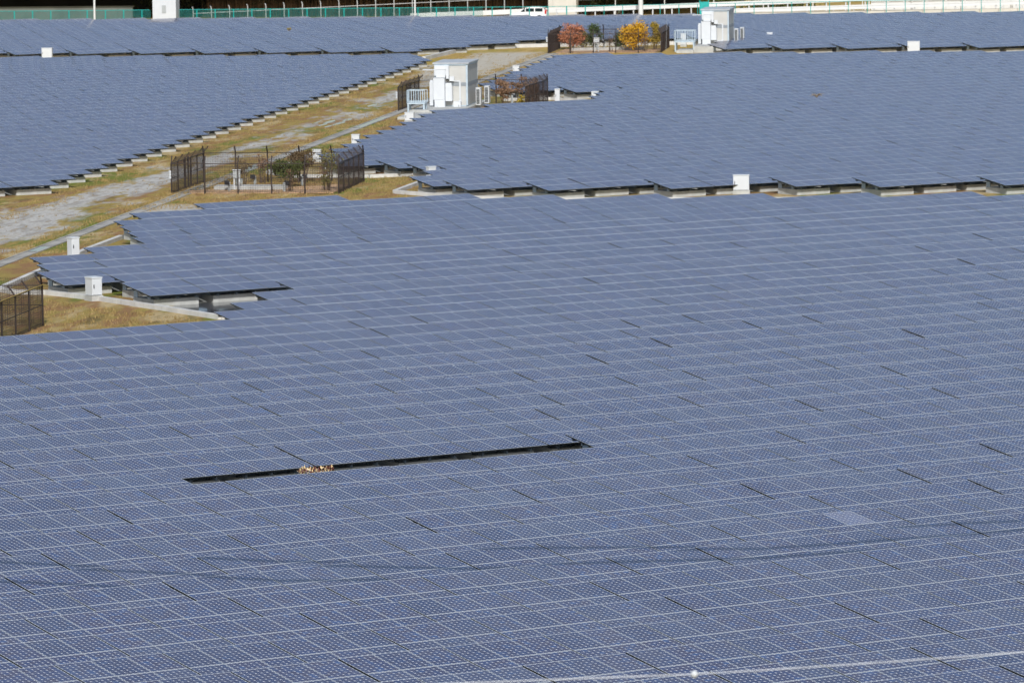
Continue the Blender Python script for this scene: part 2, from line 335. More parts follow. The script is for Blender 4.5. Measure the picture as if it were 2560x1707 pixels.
RT = random.Random(11)
tables = []                               # (block, X of left side, Y of lower edge, dz)
def fwd(x, y, z):
    d = Vector((x, y, z - CAM_H)); k = d.dot(F); return 1280 + FPX * d.dot(RR) / k, 853.5 - FPX * d.dot(UU) / k
def inview(x, y):
    u1, v1 = fwd(x, y, 0); u2, v2 = fwd(x + TW, y + DY, ZT); return max(u1, u2) > -420 and min(u1, u2) < 2980 and min(v1, v2) < 1790
def add(blk, x, y):
    if inview(x, y): tables.append((blk, x, y, RT.gauss(0, .0045)))
def S(x, y): return x * US.x + y * US.y
def Cc(x, y): return x * NS.x + y * NS.y
# near block: rows toward the camera from the first measured lower edge
OPEN_Y = Y0 + 8 * PITCH_ROW
for gi in range(-20, 8):
    y = Y0 - gi * PITCH_ROW; ph = 90.32 - .03 * (gi + 2) + RT.uniform(-.06, .06)
    if gi < -9: ph = 90.5 + RT.uniform(-.25, .25) + (.5 * (gi % 3 - 1))
    x = ph - 3 * 25
    while x < ph + 3 * 26:
        if gi == -20 and False: pass
        if not (gi == -8 and 81.2 < x < 96.2): add('A', x, y)
        x += TW
# upper rows of the near block, each starting at its own left end
UP = [(-20.94, 109.67), (-21.88, 112.4), (-22.88, 115.54), (-24.05, 119.2), (-25.15, 113.6), (-26.16, 115.03), (-27.25, 113.35), (-28.30, 115.33),
      (-29.34, 116.93), (-30.33, 121.7), (-31.30, 126.35), (-32.26, 127.89), (-33.27, 129.49), (-34.25, 131.04), (-35.36, 134.17), (-36.42, 140.15)]
YT_UP = []
for gi, xl in UP:
    y = Y0 - gi * PITCH_ROW; YT_UP.append(y + DY); n = 0; x = xl
    while x < 230:
        if S(x + TW, y + DY) > 283.0 and Cc(x, y) > -50 and gi < -33: break
        if S(x + TW, y + DY) > 283.0: break
        if gi == -25.15 and n >= 2 and x < 118.7: n += 1; x += TW; continue
        add('A', x, y); x += TW; n += 1
# middle block
BROWS = [(231.2, 183.4), (235.0, 177.6), (238.6, 174.5), (242.1, 168.5), (245.6, 162.7), (249.2, 159.7), (252.9, 159.8), (256.5, 163.0), (260.2, 166.35), (263.7, 166.3), (267.2, 166.5), (270.9, 164.8)]
yt = 274.46
while yt < 311: BROWS.append((yt, None)); yt += PITCH_ROW
BROWS += [(313.1, 204.1), (316.6, 215.5), (320.2, 218.4), (323.7, 221.2), (327.2, 225.3), (330.8, 222.3), (334.6, 219.7)]
yt = 338.2
while yt < 378: BROWS.append((yt, None)); yt += PITCH_ROW
yt = 227.6
while yt > 150: BROWS.append((yt, 'front')); yt -= PITCH_ROW
for yt, xl in BROWS:
    y = yt - DY
    if xl is None:
        cl = -53.0 if yt < 320 else -54.4
        xl = (cl + yt * (-NS.y)) / NS.x + RT.uniform(-.2, .2)
    elif xl == 'front':
        xl = (294.4 - yt * US.y) / US.x; xl = 183.4 + math.ceil((xl - 183.4) / 3) * 3 - RT.choice((0, .2))
    x = xl
    while x < 330:
        if S(x + TW, yt) > 451.2: break
        add('B', x, y); x += TW
# block left of the track
for kx in range(-40, 60):
    y = 266.9 + kx * 3.545
    if y < 200: continue
    xr = (-64.6 - y * NS.y) / NS.x
    if S(xr, y + DY) > 452.3: xr = (452.3 - (y + DY) * US.y) / US.x
    x = xr - TW
    while x > 90:
        if S(x, y) < 292 : break
        if S(x + TW, y + DY) <= 453: add('C', x, y)
        x -= TW
# far block
def front_d(c):
    if c < -69: return 463.6
    if c < -66: return 463.6 + (c + 69) / 3 * 11
    if c < -59: return 474.6 + (c + 66) / 7 * 10.4
    if c < -41.3: return 485.2
    return 463.8
for kx in range(-30, 60):
    yt = 422.0 + kx * PITCH_ROW * 1.06; y = yt - DY; x = 120.0 + (hash(kx) * 0.37 % 1.0); 
    while x < 420:
        if S(x + TW, yt) > 538.4: break
        if S(x, y) >= front_d(Cc(x, y)) and Cc(x, y) < -6: add('D', x, y); x += TW
        else: x += .15
tables = [t for t in tables]
# rank by how much of each shows
rows = {}
for t in tables: rows.setdefault((t[0], round(t[2], 2)), []).append(t)
rk = sorted(rows)
def shown(t):
    blk, x, y, dz = t
    u0, v0 = fwd(x, y + DY, ZT); u1, v1 = fwd(x + TW, y + DY, ZT); u2, v2 = fwd(x, y, 0); u3, v3 = fwd(x + TW, y, 0)
    wpx = max(0, min(2560, max(u1, u3)) - max(0, min(u0, u2)))
    hid = v2; xm = x + 1.5
    for (b2, y2), lst in rows.items():
        if b2 == blk and 0.5 < y - y2 < 4.6 and any(a[1] - .5 < xm < a[1] + TW + .5 for a in lst):
            hid = min(hid, fwd(xm, y2 + DY, ZT)[1] + (v2 - v3) * .3)
    vis = max(2, hid - max(v0, 0)) if v0 < 1707 else 0
    if max(u1, u3) < 0 or min(u0, u2) > 2560 or v1 > 1707: return 0
    return wpx * vis
ranked = sorted(tables, key=shown, reverse=True)
near = ranked[:298]; far_t = ranked[298:]

SHADOWS = [[(68.0, 129.0), (74.4, 124.7), (79.6, 122.5), (86.8, 119.9), (95.4, 118.1)],
           [(67.0, 127.2), (73.4, 123.0), (78.2, 120.5), (82.0, 119.7), (86.0, 118.1), (94.7, 117.2)],
           [(66.2, 125.6), (72.4, 121.4), (77.6, 119.5), (85.3, 117.2), (93.9, 116.3)]]
def shadowed(x, y):
    for L in SHADOWS:
        for a, b_ in zip(L, L[1:]):
            for t in range(9):
                px_, py_ = a[0] + (b_[0] - a[0]) * t / 8, a[1] + (b_[1] - a[1]) * t / 8
                if x < px_ < x + TW and y < py_ < y + DY: return True
    return False
DUST = (91.6, 121.9)
def label_for(blk, x, y):
    xm = x + 1.5
    if blk == 'A' and y > Y0 + 20.5 * PITCH_ROW:
        i = min(range(len(UP)), key=lambda j: abs(YT_UP[j] - DY - y))
        first = abs(x - UP[i][1]) < .3
        if i == 4 and first: return ("blue solar panel table behind the white cabinet, at the left tip of the wedge", None)
        if i == 4: return ("blue solar panel table on the front edge of the left wedge, right of the cabinet", "tables on the front edge of the left wedge")
        return ("blue solar panel table inside the left wedge of the near field, above the kerb", "tables in the left wedge of the near field")
    gi = round((Y0 - y) / PITCH_ROW)
    if x < DUST[0] < x + TW and y < DUST[1] < y + DY: return ("blue solar panel table holding the one pale dusty panel", None)
    if gi == -9 and 79 < x < 96.3: return ("blue solar panel table along the upper rim of the long dark opening", "tables along the upper rim of the opening")
    if gi == -7 and 81 < x < 96.6: return ("blue solar panel table along the lower rim of the long dark opening", "tables along the lower rim of the opening")
    if gi == -8 and abs(x - 96.6) < 1.6: return ("blue solar panel table at the right end of the long dark opening", None)
    if gi == -8 and abs(x - 78.5) < 1.6: return ("blue solar panel table at the left end of the long dark opening", None)
    if shadowed(x, y): return ("blue solar panel table crossed by thin dark cable shadows", "tables crossed by cable shadows")
    if y < 122: return ("blue solar panel table in the foreground below the cable shadows", "foreground tables below the cable shadows")
    if y < 141: return ("blue solar panel table between the cable shadows and the long dark opening", "tables between the shadows and the opening")
    return ("blue solar panel table in the unbroken rows beyond the long dark opening", "tables beyond the opening")
for blk, x, y, dz in near:
    lb, gr = label_for(blk, x, y)
    o = thing("solar_panel_table", lb, "solar panel table", (x, y, GZ + dz), 0, gr)
    jt = RT.gauss(0, .0014); o.rotation_euler = (RT.gauss(0, .004), jt, 0)
    for j in range(2):
        for i in range(3):
            yy = j * DSL + .003; dusty = (lb.startswith("blue solar panel table holding") and j == 1 and i == min(2, int(DUST[0] - x)))
            p = link("panel", ME_DUSTY if dusty else ME_PANEL, o)
            p.location = (i * .983 + .009, yy * CT, -GZ + yy * ST); p.rotation_euler = (TILT, 0, 0)
            if dusty: p["label"] = "pale panel dulled by dust"
    link("support_frame", ME_FRAME, o); link("foundation", ME_BLOCK, o)
# every other table of the site as one mass
fm = MB(); h = .042
for blk, x, y, dz in far_t:
    jx, jy = RT.gauss(0, .0022), RT.gauss(0, .0022)
    def T(px_, yy, zz=0.0):
        return (x + px_, y + yy * CT - zz * ST, dz + yy * ST + zz * CT + (px_ - 1.5) * jy + (yy - 1.3) * jx)
    for j in range(2):
        for i in range(3):
            a, b_ = i * .983 + .009, i * .983 + .009 + PW; c_, d_ = j * DSL + .003, j * DSL + .003 + PD
            fm.face([T(a, c_), T(b_, c_), T(b_, d_), T(a, d_)], 0, [(0, 0), (PW, 0), (PW, PD), (0, PD)], RT.random())
    L_, H_ = .009, 2 * .983 + .009 + PW; B_, U_ = .003, DSL + .003 + PD; e = -.003
    q = [T(L_, B_, e), T(H_, B_, e), T(H_, U_, e), T(L_, U_, e)]; w_ = [T(L_, B_, -h), T(H_, B_, -h), T(H_, U_, -h), T(L_, U_, -h)]
    for k in range(4): fm.face([w_[k], w_[(k + 1) % 4], q[(k + 1) % 4], q[k]], 1)
    fm.face(w_[::-1], 1)
    nb = len(fm.m)
    t2 = MB(); frame_geo(t2, (x, y, 0), True); 
    off = len(fm.v); fm.v += t2.v; fm.f += [tuple(i + off for i in f_) for f_ in t2.f]; fm.m += [2 + q_ for q_ in t2.m]; fm.uv += t2.uv; fm.r += t2.r
    block_geo(fm, (x, y, 0), 4)
o = fm.build("solar_panel_tables", [M_PANEL, M_EDGE, M_GALV, M_PLATE, M_CONC], None, True)
tag(o, "endless rows of blue solar panel tables filling the middle and far blocks", "solar panel tables", None, "stuff")
print("TABLES", len(tables), len(near), len(far_t))

# ------------------------------------------------------------------ kerbs
def kerb(label, pts, hgt=.20, wid=.26):
    b = MB(); n = len(pts)
    for i in range(n - 1):
        a, d = sc(*pts[i]), sc(*pts[i + 1]); L = (d - a).length; k = max(1, int(L / 2.0)); dirv = (d - a) / L
        for j in range(k):
            p = a + (d - a) * (j / k); q = a + (d - a) * ((j + 1) / k)
            b.bar(p + dirv * .008 + Vector((0, 0, hgt / 2)), q - dirv * .008 + Vector((0, 0, hgt / 2 + random.uniform(-.004, .004))), wid, hgt)
    return tag(b.build("concrete_kerb", M_KERB), label, "kerb")
kerb("pale concrete kerb bounding the left wedge of panels, bent at its left corner", [(264.4, -54.4), (256, -54.5), (244.9, -54.2), (234.6, -54.0), (233.3, -53.0), (233.0, -51.4), (229.9, -48.3), (225.4, -44.6), (221.2, -41.3), (223.4, -39.3)])
kerb("pale concrete kerb behind the shrub cage, running under the white cabinet", [(330, -55.4), (322.6, -55.4), (312.6, -55.3), (309.6, -53.4), (308.9, -50.5), (308.9, -48.6), (310.9, -45.2)])
kerb("pale concrete kerb with a pointed corner in the cross lane", [(303.5, -44.7), (302.3, -44.8), (296.0, -45.1), (295.3, -44.5), (292.1, -41.2), (289.6, -37.5), (289.0, -12)])
kerb("pale concrete kerb along the front of the far block, behind the autumn trees", [(459, -67.2), (471.4, -66.5), (479.5, -66.0), (482.1, -63.5), (483.9, -59), (485.2, -52.4), (487, -43.4)], .32, .3)
kerb("short pale concrete kerb beside the brown shrub cage, in front of low panels", [(392.6, -51.5), (393.4, -48.0), (391.5, -46.0), (388.0, -43.5)])

# ------------------------------------------------------------------ mulch beds inside the cages
def bed(label, poly):
    b = MB(); b.prism([(p.x, p.y) for p in [sc(*q) for q in poly]][::1], GZ + .002, GZ + .05)
    return tag(b.build("mulch_bed", M_CHIP), label, "mulch bed")
def ccw(poly):
    return poly
bed("bed of pinkish wood chips in the cage left of the middle block", [(296.3, -57.0), (296.3, -48.7), (303.5, -48.7), (301.5, -51), (300.3, -55), (298.3, -57.3)][::-1])
bed("bed of orange wood chips under the autumn trees of the far cage", [(470.8, -57.0), (470.8, -48), (478.5, -48), (476.5, -52), (478.5, -57)][::-1])

# ------------------------------------------------------------------ fenced cages
def lattice(b, p, q, z0, z1, pitch, w, off=Vector((0, 0, 0))):
    L = (q - p).length; n = int(L / pitch)
    for i in range(n + 1):
        a = p + (q - p) * (i / n); b.bar(Vector((a.x, a.y, z0)), Vector((a.x, a.y, z1)) + off, w)
    k = int((z1 - z0) / pitch)
    for j in range(k + 1):
        t = j / k; zz = z0 + (z1 - z0) * t; b.bar(Vector((p.x, p.y, zz)) + off * t, Vector((q.x, q.y, zz)) + off * t, w)
def cage(label, sides, post_gap=2.0, gate=None):
    """sides: list of ((s,c),(s,c), inward (ds,dc))"""
    t = thing("mesh_fence_cage", label, "fence", sc(*sides[0][0]))
    inv_ = Vector((-t.location.x, -t.location.y, -t.location.z)); HB, HA = 1.72, .36
    for (a, d, inw) in sides:
        A, D_ = sc(*a) + inv_, sc(*d) + inv_; iw = (US * inw[0] + NS * inw[1]); L = (D_ - A).length; n = max(1, round(L / post_gap))
        lean = iw * .30
        mb = MB(); lattice(mb, A, D_, .04, HB, .10, .0085)
        nn = int(L / .10)
        for i in range(nn + 1):
            p = A + (D_ - A) * (i / nn) + Vector((0, 0, HB)); mb.bar(p, p + lean + Vector((0, 0, HA)), .006)
        for j in range(1, 6):
            o_ = Vector((0, 0, HB)) + (lean + Vector((0, 0, HA))) * (j / 5); mb.bar(A + o_, D_ + o_, .007)
        mb.build("mesh_panel", M_BROWN, t)
        rb = MB(); rb.bar(A + Vector((0, 0, HB)), D_ + Vector((0, 0, HB)), .045); rb.bar(A + Vector((0, 0, .9)), D_ + Vector((0, 0, .9)), .03); rb.build("rail", M_BROWN, t)
        for i in range(n + 1):
            p = A + (D_ - A) * (i / n); pb = MB(); pb.tube([p, p + Vector((0, 0, HB)), p + lean + Vector((0, 0, HB + HA + .06))], .042, 6); pb.build("post", M_BROWN, t)
        if gate and gate[0] == (a, d):
            for gpos in gate[1:]:
                p = A + (D_ - A) * gpos; pb = MB(); pb.tube([p, p + Vector((0, 0, HB + .12))], .05, 6); pb.build("gate_post", M_BROWN, t)
    return t
def insulators(label, s, c, z=1.0):
    b = MB(); o = sc(s, c, GZ)
    for k in range(3): b.box((0, 0, z + k * .16), (.10, .10, .12)); b.box((0, 0, z + k * .16 + .07), (.04, .04, .04))
    ob = b.build("white_sign_plates", M_WHITE); ob.location = o; return tag(ob, label, "sign")
c1 = [((296.2, -58.0), (305.6, -57.9), (0, 1)), ((305.7, -57.9), (305.7, -48.4), (-1, 0)), ((305.7, -48.4), (295.8, -48.3), (0, -1)), ((295.8, -48.3), (296.2, -58.0), (1, 0))]
cage("dark brown mesh fence cage holding green bushes at the crossing", c1, 2.0, (c1[0][:2], .42, .52))
insulators("white plates on the front left post of the cage with green bushes", 296.1, -58.06, .95)
insulators("white plates on the rear left post of the cage with green bushes", 305.7, -58.0, .95)
c0 = [((208.5, -48.5), (218.4, -48.4), (0, -1)), ((218.4, -48.4), (218.4, -58), (-1, 0)), ((218.4, -58.0), (208.5, -58.0), (0, 1)), ((208.5, -58.0), (208.5, -48.5), (1, 0))]
t0 = cage("dark brown mesh fence with yellow top rail, cut off by the left border", c0, 2.3)
yb = MB(); A = sc(208.5, -48.45) - t0.location; D_ = sc(218.4, -48.35) - t0.location; yb.bar(A + Vector((0, 0, 1.76)), D_ + Vector((0, 0, 1.76)), .03); yb.build("yellow_rail", M_YEL, t0)
c2 = [((379.6, -57.5), (389.4, -57.4), (0, 1)), ((389.4, -57.4), (389.6, -47.8), (-1, 0)), ((389.6, -47.8), (379.6, -48.2), (0, -1))]
cage("dark brown mesh fence cage behind the nearer white equipment container", c2, 2.0, (c2[0][:2], .42, .52))
insulators("white plates on the fence post left of the nearer container", 379.5, -57.6, 1.0)
c3 = [((470.2, -57.6), (480.0, -57.7), (0, 1)), ((480.0, -57.7), (481.0, -47.8), (-1, 0)), ((481.0, -47.8), (470.6, -47.5), (0, -1)), ((470.6, -47.5), (470.2, -57.6), (1, 0))]
cage("dark brown mesh fence cage around the yellow and orange trees", c3, 2.0, (c3[0][:2], .42, .52))
insulators("white plates on the left post of the cage around the autumn trees", 470.1, -57.7, 1.1)

# ------------------------------------------------------------------ trees and shrubs
def leaves(b, rng, cen, rad, n, size, clump=9, gap=.55, lo=.35):
    seeds = []
    while len(seeds) < clump:
        p = Vector((rng.uniform(-1, 1), rng.uniform(-1, 1), rng.uniform(-1, 1)))
        if lo < p.length < 1.0: seeds.append(p)
    for _ in range(n):
        sdp = rng.choice(seeds); p = sdp + Vector((rng.gauss(0, gap * .42), rng.gauss(0, gap * .42), rng.gauss(0, gap * .36)))
        q = cen + Vector((p.x * rad[0], p.y * rad[1], p.z * rad[2])); sz = size * rng.uniform(.6, 1.35)
        d = Vector((rng.gauss(0, 1), rng.gauss(0, 1), rng.gauss(0, .7))).normalized(); x = d.cross(Vector((rng.gauss(0, 1), rng.gauss(0, 1), rng.gauss(0, 1)))).normalized() * sz * .55; y = d.cross(x).normalized() * sz
        b.face([q - y, q + x * .9, q + y, q - x * .9])
def plant(name, label, cat, s, c, h, rad, crown_z, mat, n, size, seed, stems=3, group=None, clump=9, gap=.55, z0=GZ):
    rng = random.Random(seed); t = thing(name, label, cat, sc(s, c, z0), rng.uniform(0, 6), group)
    tb = MB()
    for k in range(stems):
        a = rng.uniform(0, 6.28); r0 = .04 + .05 * (stems > 1); base = Vector((math.cos(a) * r0 * stems * .4, math.sin(a) * r0 * stems * .4, 0))
        top = Vector((math.cos(a) * rad[0] * .55, math.sin(a) * rad[1] * .55, crown_z + rad[2] * rng.uniform(.1, .7)))
        midp = base.lerp(top, .5) + Vector((rng.gauss(0, .06), rng.gauss(0, .06), .05)); tb.tube([base, midp, top], [.03 + .02 * (h > 2), .02, .007], 6)
        for j in range(3):
            st_ = base.lerp(top, rng.uniform(.4, .85)); e = st_ + Vector((rng.gauss(0, rad[0] * .4), rng.gauss(0, rad[1] * .4), rad[2] * rng.uniform(.2, .8))); tb.tube([st_, e], [.014, .005], 5)
    tb.build("trunk", M_TRUNK, t)
    lb = MB(); leaves(lb, rng, Vector((0, 0, crown_z)), rad, n, size, clump, gap); lb.build("crown", mat, t); return t
plant("green_bush", "rounded green bush on thin stems inside the nearest full cage", "bush", 300.8, -52.1, 1.6, (1.15, .8, .46), 1.15, L_GREEN, 3000, .075, 1, 5, clump=16)
plant("brown_shrub", "tall brownish shrub behind the rounded green bush", "shrub", 304.6, -51.9, 2.05, (.78, .7, .55), 1.5, L_BROWN, 1900, .07, 2, 5, clump=13)
plant("sparse_sapling", "sparse yellowish green sapling leaning on the right side of the cage with green bushes", "sapling", 297.9, -49.3, 2.4, (.95, .6, .85), 1.5, L_SAGE, 800, .065, 3, 5, clump=14, gap=.5)
plant("sparse_sapling", "thin green sapling beside the grey control panel stand", "sapling", 300.2, -54.6, 1.9, (.55, .5, .5), 1.35, L_BROWN, 320, .06, 4, 4, clump=9)
plant("sparse_sapling", "bare russet sapling at the back of the cage with green bushes", "sapling", 304.6, -54.2, 1.9, (.5, .4, .55), 1.35, L_RUST, 260, .06, 5, 4, clump=9)
for i, (s, c, lb) in enumerate(((304.9, -50.6, "bare young stem behind the mulch of the cage with green bushes, near the right floodlight"), (297.6, -51.4, "slender leafless stem at the front fence of the cage with green bushes"))):
    plant("bare_sapling", lb, "sapling", s, c, 1.5, (.3, .3, .45), 1.0, L_RUST, 60, .05, 20 + i, 4, clump=6)
plant("russet_shrub", "loose russet shrub just right of the air conditioner units", "shrub", 386.5, -50.6, 1.7, (.85, .7, .62), 1.15, L_RUST, 800, .085, 6, 5, clump=12)
plant("russet_shrub", "wider russet shrub over the low panels behind the brown cage", "shrub", 388.3, -49.6, 1.9, (.85, .7, .50), 1.45, L_RUST, 560, .085, 7, 4, clump=12)
plant("russet_shrub", "narrow russet shrub at the left edge of the right fence side, middle cage", "shrub", 385.0, -48.7, 1.7, (.42, .4, .7), 1.1, L_RUST, 420, .08, 8, 4)
plant("russet_shrub", "tall russet creeper behind the right fence side of the middle cage", "shrub", 386.6, -48.4, 1.8, (.42, .4, .85), 1.1, L_RUST, 620, .08, 9, 4)
plant("green_shrub", "low pale green clump inside the brown middle cage", "shrub", 382.0, -48.7, .9, (.4, .4, .45), .5, L_OLIVE, 350, .08, 10, 4)
plant("orange_tree", "small orange autumn tree at the left end of the far cage", "tree", 478.0, -56.4, 2.2, (.95, .8, .88), 1.28, L_ORANGE, 2600, .095, 11, 4, clump=18)
plant("yellow_tree", "largest bright yellow autumn tree in the far cage", "tree", 474.0, -50.2, 2.8, (1.15, .9, 1.12), 1.62, L_YELLOW, 3200, .10, 12, 3, clump=22)
plant("olive_tree", "smaller olive yellow tree by the right fence of the far cage", "tree", 475.8, -48.6, 2.3, (.68, .6, .85), 1.5, L_OLIVE, 1500, .09, 13, 3, clump=12)
plant("green_shrub", "upright dark green shrub above the white meter box", "shrub", 478.6, -54.4, 2.0, (.70, .6, .80), 1.2, L_DGREEN, 1700, .085, 14, 3, clump=12)
plant("green_shrub", "sparse olive shrub between the orange tree and the dark green shrub", "shrub", 478.2, -55.5, 1.6, (.6, .5, .65), 1.0, L_SAGE, 800, .08, 15, 4)
plant("green_shrub", "dark green shrub touching the left side of the yellow tree", "shrub", 478.6, -52.2, 1.8, (.62, .5, .70), 1.1, L_DGREEN, 1300, .085, 16, 3)
for i, (s, c, lb) in enumerate(((470.9, -55.6, "leafless stem in front of the orange tree"), (472.5, -52.2, "leafless stem midway along the far cage"), (473.2, -49.2, "leafless stem right of the large yellow tree"))):
    plant("bare_sapling", lb, "sapling", s, c, 1.7, (.3, .3, .6), 1.1, L_RUST, 90, .06, 40 + i, 5, clump=8)
# plants coming up between the panels
def spray(label, loc, w, h, n, size, mat, seed, stem_h, stem_mat):
    rng = random.Random(seed); t = thing("dry_shrub", label, "shrub", loc); tb = MB()
    tb.tube([(0, 0, 0), (.02, .02, stem_h)], [.045, .035], 7)
    for k in range(9):
        a = rng.uniform(0, 6.28); r = rng.uniform(.4, 1) * w; tb.tube([(0.02, .02, stem_h * .85), (math.cos(a) * r * .5, math.sin(a) * r * .3, stem_h + h * .4), (math.cos(a) * r, math.sin(a) * r * .5, stem_h + rng.uniform(.2, 1) * h)], [.02, .013, .006], 5)
    tb.build("stem", stem_mat, t); lb = MB()
    for k in range(n):
        a = rng.uniform(0, 6.28); r = w * math.sqrt(rng.random()); q = Vector((math.cos(a) * r, math.sin(a) * r * .5, stem_h + h * (.25 + .5 * r / w) + rng.gauss(0, h * .28)))
        d = Vector((rng.gauss(0, 1), rng.gauss(0, 1), rng.gauss(0, .8))).normalized(); x = d.cross(Vector((0.3, .2, 1))).normalized() * size * .6; y = d.cross(x).normalized() * size * rng.uniform(.7, 1.3)
        lb.face([q - y, q + x, q + y, q - x])
    lb.build("foliage", mat, t); return t
spray("leggy dry shrub with cream and red leaves sprouting from the long dark opening", (86.45, 142.6, GZ), .66, .20, 210, .058, L_FLECK, 31, .50, M_WHITE)
spray("thin straw coloured weed poking up between panels of the middle block", (227.0, 304.4, .25), .55, .16, 60, .05, L_GRASS, 32, .15, M_TRUNK)
spray("tiny green weed poking up between panels of the far block", (263.1, 437.5, .25), .22, .20, 60, .06, L_OLIVE, 33, .15, M_TRUNK)

# ------------------------------------------------------------------ white cabinets
def cabinet(label, s=None, c=None, w=.8, d=.4, h=.85, xy=None, rz=None, plinth=.18, handle=True):
    loc = sc(s, c) if xy is None else Vector((xy[0], xy[1], GZ))
    t = thing("white_cabinet", label, "cabinet", loc, (TH - math.pi / 2) if rz is None else rz)
    p = MB(); p.box((0, 0, plinth / 2), (w + .08, d + .08, plinth)); p.build("plinth", M_CONC, t)
    b = MB(); b.box((0, 0, plinth + h / 2), (w, d, h - .04)); b.box((0, 0, plinth + h - .005), (w + .05, d + .06, .05)); b.build("body", M_WHITE, t)
    dd = MB(); dd.box((0, -d / 2 - .012, plinth + h / 2 - .02), (w - .06, .02, h - .14)); dr_ = dd.build("door", M_WHITE, t)
    if handle:
        hb = MB(); hb.box((-w / 2 + .08, -d / 2 - .035, plinth + h * .52), (.035, .03, .16)); hb.build("handle", M_DARK, dr_)
    return t
cabinet("white cabinet on a grey plinth before the left wedge of panels", xy=(113.5, 205.95), rz=0, w=.5, d=.62, h=.80, plinth=.24)
cabinet("white cabinet behind the upper left corner of the left wedge", xy=(123.2, 225.5), rz=0, w=.42, d=.46, h=.88, plinth=.25)
cabinet("white cabinet right of the shrub cage, beside the brown shrub", 323.4, -54.1, .50, .4, .60)
cabinet("white cabinet at the panel edge halfway up to the nearer container", 338.6, -54.1, .50, .4, .60)
cabinet("white cabinet half sunk behind panels above the pointed kerb", 0, 0, .5, .3, .60, xy=(166.25, 260.65), rz=0, plinth=.25)
cabinet("wide white cabinet in the cross lane of the middle block", 294.6, -25.3, .88, .42, .86, plinth=.2)
cabinet("lone white cabinet in front of the far left rows", 464.0, -101.9, .92, .4, .92)
cabinet("white cabinet in front of the far right rows", 463.2, -24.6, 1.05, .5, .98)
cabinet("small white cabinet by the panel corner below the far gravel crossing", 431.4, -55.5, .52, .4, .60)
cabinet("small white cabinet at the notch in the middle block", 388.2, -44.1, .5, .4, .70)
cabinet("tall narrow white cabinet right of the brown middle cage", 388.2, -46.9, .36, .36, 1.0, plinth=.08)
cabinet("tall narrow white cabinet right of the autumn tree cage", 482.2, -46.6, .5, .4, 1.05, plinth=.15)
cabinet("tiny white cabinet behind the farther container, mostly hidden by panels", 488.5, -39.2, .5, .4, .8)

# ------------------------------------------------------------------ equipment inside the cages
def lamp_post(label, s, c, h, head_side):
    t = thing("floodlight_post", label, "floodlight", sc(s, c)); b = MB(); b.box((0, 0, h / 2), (.12, .10, h)); b.build("post", M_GREY, t)
    hb = MB(); hb.box((head_side * .16, -.03, h * .93), (.20, .22, .24)); hb.box((head_side * .16, -.16, h * .93), (.16, .04, .18)); hb.build("lamp_head", M_DARK, t)
    vb = MB(); vb.box((head_side * .16, .02, h * 1.10), (.12, .14, .05)); vb.build("lamp_cap", M_WHITE, t)
lamp_post("floodlight on a short grey post at the back of the bush cage", 303.6, -54.5, .50, -1)
lamp_post("floodlight on a short grey post behind the wood chips, right of the bushes", 302.3, -51.5, .58, 1)
lamp_post("floodlight on a blue grey post before the front fence right of the slab", 297.4, -51.7, .55, 1)
lamp_post("floodlight on a blue grey post at the left of the concrete slab", 298.0, -55.0, .55, -1)
lamp_post("floodlight among russet shrubs by the kerb of the middle cage", 386.0, -50.0, .75, 1)
lamp_post("floodlight behind the white meter box of the far cage", 478.0, -53.4, .75, -1)
t = thing("control_panel", "grey control panel on two legs inside the bush cage", "control panel", sc(298.6, -54.65), TH - math.pi / 2)
b = MB(); b.box((0, 0, .95), (.42, .14, .46)); b.build("panel_box", M_GREY, t); b = MB(); b.box((0, 0, 1.2), (.48, .26, .03)); b.build("hood", M_WHITE, t)
for sx in (-1, 1): b = MB(); b.box((sx * .15, 0, .36), (.07, .07, .72)); b.build("leg", M_WHITE, t)
b = MB(); b.prism([(p.x, p.y) for p in (sc(298.6, -56.0), sc(298.6, -51.9), sc(299.8, -51.9), sc(299.8, -56.0))][::-1][::-1], GZ, GZ + .27)
tag(b.build("concrete_slab", M_CONC), "long low concrete slab inside the bush cage", "slab")
b = MB(); b.box((0, 0, .16), (.3, .3, .32)); b.box((0, 0, .335), (.36, .36, .03)); o = b.build("junction_box", M_GREY); o.location = sc(303.4, -55.4); tag(o, "squat grey junction box left of the rear floodlight", "junction box")
t = thing("meter_box", "white meter box on legs before the autumn trees", "meter box", sc(471.6, -53.4), TH - math.pi / 2)
b = MB(); b.box((0, 0, 1.05), (.5, .22, .5)); b.box((0, 0, 1.32), (.58, .32, .04)); b.build("body", M_WHITE, t)
for sx in (-1, 1): b = MB(); b.box((sx * .16, 0, .4), (.08, .08, .8)); b.build("leg", M_WHITE, t)
b = MB(); b.box((.05, -.03, .45), (.2, .1, .5)); b.build("conduit_box", M_GREY, t)
b = MB(); b.bar(sc(474.5, -56, GZ + .15), sc(476.2, -49.6, GZ + .15), .4, .3); tag(b.build("concrete_slab", M_CONC), "long pale concrete slab at the foot of the autumn trees", "slab")
b = MB(); b.tube([sc(476.0, -47.6, GZ), sc(476.2, -47.5, GZ + 3.2)], [.015, .006], 5); tag(b.build("whip_antenna", M_GREY), "thin whip antenna rising above the olive tree", "antenna")

